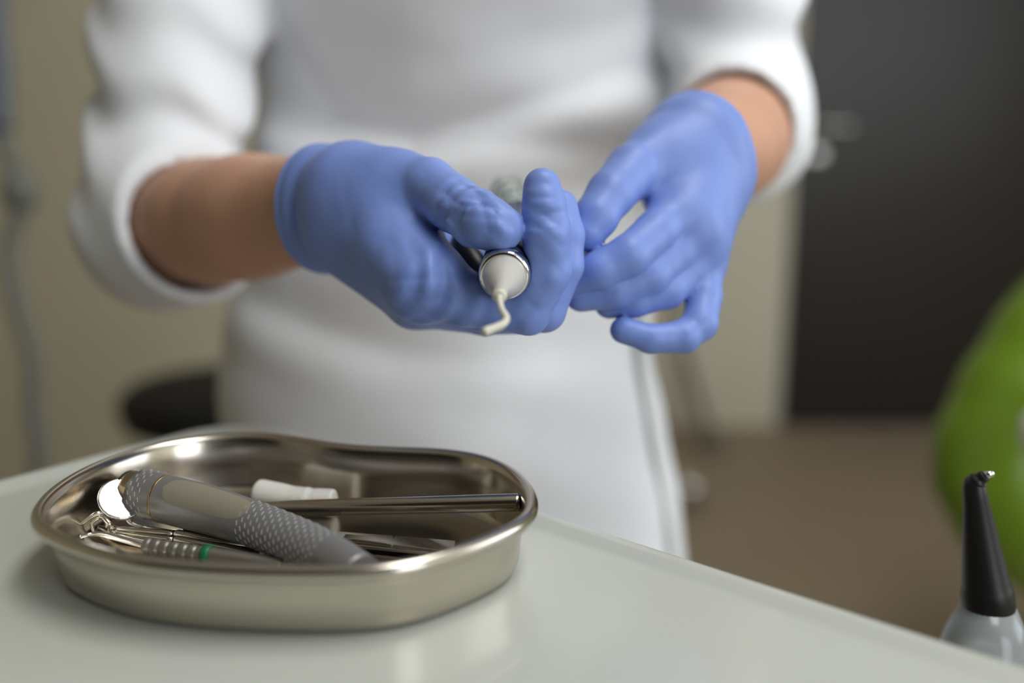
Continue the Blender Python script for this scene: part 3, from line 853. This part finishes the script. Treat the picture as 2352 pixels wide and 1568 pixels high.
def trousers_f(p):
    d = None
    for s in (-1, 1):
        c = chain(p, [((-.053 + s * .095, BY + .01, .70), .105), ((-.053 + s * .092, BY, .45), .080), ((-.053 + s * .092, BY + .02, .09), .068)], .03)
        d = c if d is None else smin(d, c, .01)
    d = smax(d, .10 - p[:, 2], .004)
    return smax(d, p[:, 2] - .74, .01)
sdf_mesh('trousers', trousers_f, (-.28, .72, .09), (.18, 1.02, .76), .008, M['fabric'], person)
for s in (-1, 1):
    fx = -.053 + s * .098
    def shoe_f(p, fx=fx):
        d = smin(capsule(p, (fx, BY + .05, .045), (fx, BY - .11, .038), .042, .044), capsule(p, (fx, BY + .03, .05), (fx, BY + .03, .09), .046, .044), .03)
        return smax(d, .001 - p[:, 2], .004)
    sdf_mesh('shoe', shoe_f, (fx - .07, BY - .18, -.005), (fx + .07, BY + .13, .15), .006, M['shoe'], person)
def hair_f(p):
    d = ellip(p, (HX, HY + .032, HZ + .030), (.084, .098, .094))
    d = smax(d, -ellip(p, (HX, HY - .07, HZ - .02), (.062, .09, .085)), .01)
    d = smax(d, (HZ - .075) - p[:, 2], .02)
    return smin(d, ellip(p, (HX, HY + .13, HZ + .03), (.042, .036, .045)), .015)
sdf_mesh('hair', hair_f, (HX - .11, HY - .11, HZ - .12), (HX + .11, HY + .20, HZ + .15), .005, M['hair'], person)
for s in (-1, 1):
    ey = lathe('eye', [(0, -.012), (.008, -.009), (.0115, 0), (.008, .009), (.001, .012)], M['frame'], person, (HX + s * .031, HY - .074, HZ - .002), 18)
    lathe('iris', [(0, .0105), (.0052, .0105), (.003, .0122), (0, .0125)], M['hair'], ey, (HX + s * .031, HY - .074, HZ - .002), 16, (0, -1, 0))

# ---- gloves
mm = .001
def J(px, py, z, r): return (P(px, py, z), r * mm)
def wrinkle(p, c, axis, freq, amp, w, bend=0.0):
    q = p - arr(c); a = arr(Vector(axis).normalized())
    s = q @ a; r2 = (q * q).sum(1)
    perp = q - s[:, None] * a
    return amp * np.sin(freq * (s + bend * (perp * perp).sum(1) * 40)) * np.exp(-r2 / (w * w))
def hp_sdf(p, g=0.0):
    return capsule(p, RC_ + bk * .004, RC_ + bk * .11, RR + g, RR * .85 + g)

def crumple(p, c, w, amp, seed, f0=250, f1=750):
    q = p - arr(c); r2 = (q * q).sum(1); rg = random.Random(seed); o = np.zeros(len(p), dtype=np.float32)
    near = r2 < (2.4 * w) ** 2
    qn = q[near]; v = np.zeros(len(qn), dtype=np.float32)
    for _ in range(5):
        k = arr([rg.gauss(0, 1), rg.gauss(0, .5), rg.gauss(0, 1)]); k /= np.linalg.norm(k)
        k2 = arr([rg.gauss(0, 1), rg.gauss(0, 1), rg.gauss(0, 1)]); k2 /= np.linalg.norm(k2)
        f = rg.uniform(f0, f1)
        v += (1 - 2 * np.abs(np.sin(.5 * (f * (qn @ k) + rg.uniform(0, 6) + 1.1 * np.sin(f * .45 * (qn @ k2)))))) / 5
    o[near] = amp * v * np.exp(-r2[near] / (w * w))
    return o
def sstep(x, a, b):
    t = np.clip((x - a) / (b - a), 0, 1); return t * t * (3 - 2 * t)
def glove_r(p):
    W1, W2 = J(800, 438, .525, 20.5), J(822, 520, .525, 20.5)
    A1, A2 = J(720, 434, .555, 21.5), J(735, 526, .555, 21.5)
    d = smin(capsule(p, A1[0], W1[0], A1[1], W1[1]), capsule(p, A2[0], W2[0], A2[1], W2[1]), .03)
    # palm and thumb root
    im, mmj, rm, pm = J(968, 650, .472, 13.5), J(958, 686, .490, 13), J(952, 694, .510, 12.5), J(948, 684, .532, 11.5)
    for q in (im, mmj, rm, pm):
        d = smin(d, capsule(p, W2[0], q[0], .021, q[1]), .014)
    d = smin(d, capsule(p, W1[0], im[0], .021, .0125), .014)
    d = smin(d, chain(p, [J(835, 440, .52, 20), J(905, 434, .505, 18), J(985, 432, .488, 14.5)], .012), .016)
    d = smin(d, capsule(p, P(900, 500, .505), P(955, 590, .485), .019, .013), .014)
    d = smin(d, capsule(p, P(920, 560, .53), P(1090, 600, .538), .020, .017), .012)
    d = smin(d, capsule(p, P(940, 620, .52), P(1110, 650, .534), .018, .016), .012)
    d = smin(d, chain(p, [J(905, 575, .490, 16), J(985, 640, .474, 15), J(1060, 682, .470, 12)], .01), .010)
    thumb = chain(p, [J(985, 432, .488, 14.5), J(1040, 466, .472, 13.0), J(1092, 500, .459, 12.6), J(1124, 514, .453, 11.8), J(1150, 525, .449, 10.2)], .0022)
    index = chain(p, [im, J(1090, 694, .470, 11.2), J(1212, 716, .466, 10.5), J(1256, 622, .459, 10.8), J(1256, 530, .453, 10.4), J(1250, 470, .453, 9.7), J(1245, 428, .453, 8.4)], .0022)
    middle = chain(p, [mmj, J(1120, 712, .490, 11), J(1250, 714, .484, 10.2), J(1293, 610, .480, 9.8), J(1296, 540, .480, 9.6), J(1288, 474, .484, 8.2)], .0022)
    ring = chain(p, [rm, J(1110, 724, .511, 10), J(1220, 724, .508, 9.5), J(1286, 650, .505, 9), J(1290, 570, .512, 8.2)], .0022)
    pinky = chain(p, [pm, J(1080, 712, .533, 9.5), J(1170, 706, .532, 8.6), J(1215, 650, .534, 8), J(1225, 600, .538, 7.2)], .0022)
    thumb += crumple(p, P(1090, 490, .447), .018, .0030, 1, 420, 950) + crumple(p, P(1130, 515, .444), .010, .0008, 8, 500, 900)
    thumb += wrinkle(p, P(1050, 470, .458), P(1140, 525, .45) - P(1040, 466, .47), 800, .00035, .014, .5)
    f = smin(smin(index, middle, .0012), smin(ring, pinky, .0012), .0012)
    f += crumple(p, P(1235, 505, .443), .015, .0018, 3, 420, 800) + crumple(p, P(1215, 690, .456), .016, .0012, 4, 350, 700) + crumple(p, P(1265, 600, .448), .016, .0009, 12, 300, 600)
    d = smin(d, f, .006)
    d = smin(d, thumb, .0016)
    d += wrinkle(p, P(1000, 670, .455), P(1110, 700, .47) - P(960, 650, .47), 520, .0013, .017, .6)
    d += crumple(p, P(1000, 640, .458), .026, .0014, 5, 250, 520)
    d += crumple(p, P(890, 600, .48), .035, .0010, 6, 120, 260) + crumple(p, P(960, 420, .47), .03, .0007, 7, 160, 320)
    # cuff: a wide slightly flared band with a crease behind it, cut flat
    n = Vector((P(800, 480, .525) - P(728, 480, .555))).normalized()
    cuffc = P(747, 478, .548)
    s = (p - arr(cuffc)) @ arr(n)
    d -= .0022 * (1 - sstep(s, .007, .016)) + .0012 * np.exp(-((s - .001) / .002) ** 2) - .0018 * np.exp(-((s - .0165) / .004) ** 2)
    d = smax(d, -s, .0012)
    return smax(d, -hp_sdf(p, .0002), .0006)
def bounds(pts, m):
    a = np.array([tuple(q) for q in pts]); return a.min(0) - m, a.max(0) + m
lo, hi = bounds([P(720, 350, .55), P(720, 610, .55), P(1246, 400, .45), P(1300, 740, .45), P(1300, 560, .54), P(970, 690, .54), P(1100, 640, .44)], .022)
sdf_mesh('glove', glove_r, lo, hi, .00095, M['glove'], person)

def glove_l(p):
    W1, W2 = J(1598, 332, .552, 21), J(1612, 400, .556, 20.5)
    A1, A2 = J(1645, 285, .592, 23), J(1668, 350, .596, 22.5)
    d = smin(capsule(p, A1[0], W1[0], A1[1], W1[1]), capsule(p, A2[0], W2[0], A2[1], W2[1]), .03)
    im, mmj, rm, pm = J(1556, 482, .520, 13), J(1592, 520, .520, 12.5), J(1608, 558, .524, 12), J(1612, 604, .530, 11)
    for q in (im, mmj): d = smin(d, capsule(p, W1[0], q[0], .021, q[1]), .014)
    for q in (mmj, rm, pm): d = smin(d, capsule(p, W2[0], q[0], .020, q[1]), .014)
    d = smin(d, chain(p, [J(1590, 335, .548, 19), J(1520, 358, .535, 17), J(1452, 392, .518, 13.5)], .012), .014)
    d = smin(d, capsule(p, P(1545, 380, .54), P(1540, 450, .535), .016, .011), .012)
    thumb = chain(p, [J(1452, 392, .518, 13.5), J(1402, 446, .503, 12.0), J(1368, 498, .495, 11.0), J(1348, 532, .493, 9.6)], .0022)
    index = chain(p, [im, J(1505, 535, .504, 11.0), J(1445, 586, .490, 10.0), J(1378, 620, .489, 9.4), J(1310, 642, .496, 8.6)], .0022)
    middle = chain(p, [mmj, J(1550, 582, .512, 10.8), J(1492, 632, .502, 10), J(1412, 664, .499, 9.4), J(1335, 678, .501, 8.4)], .0022)
    ring = chain(p, [rm, J(1582, 622, .518, 10), J(1532, 666, .510, 9.4), J(1458, 688, .506, 8.8), J(1400, 696, .508, 8)], .0022)
    pinky = chain(p, [pm, J(1616, 680, .518, 9.4), J(1608, 742, .508, 8.8), J(1570, 774, .503, 8.0), J(1495, 778, .500, 7.2), J(1432, 758, .500, 6.8)], .0022)
    f = smin(smin(smin(index, middle, .0012), ring, .0012), pinky, .0008)
    f += crumple(p, P(1500, 640, .48), .03, .0003, 21, 200, 420) + crumple(p, P(1400, 630, .482), .02, .0003, 22, 250, 500)
    f += crumple(p, P(1580, 770, .498), .018, .0005, 23, 300, 600)
    d = smin(d, f, .006)
    d = smin(d, thumb, .0022)
    d += crumple(p, P(1540, 430, .515), .04, .0010, 24, 110, 240)
    n = (P(1611, 365, .554) - P(1672, 312, .594)).normalized()
    cuffc = P(1598, 368, .557)
    s = (p - arr(cuffc)) @ arr(n)
    d -= .0016 * (1 - sstep(s, .010, .022)) + .0010 * np.exp(-((s - .001) / .002) ** 2)
    return smax(d, -s, .0012)
lo, hi = bounds([P(1310, 650, .495), P(1330, 540, .495), P(1590, 235, .58), P(1700, 330, .595), P(1690, 460, .59), P(1650, 600, .53), P(1600, 780, .50), P(1420, 760, .50)], .024)
sdf_mesh('glove', glove_l, lo, hi, .0013, M['glove'], person)
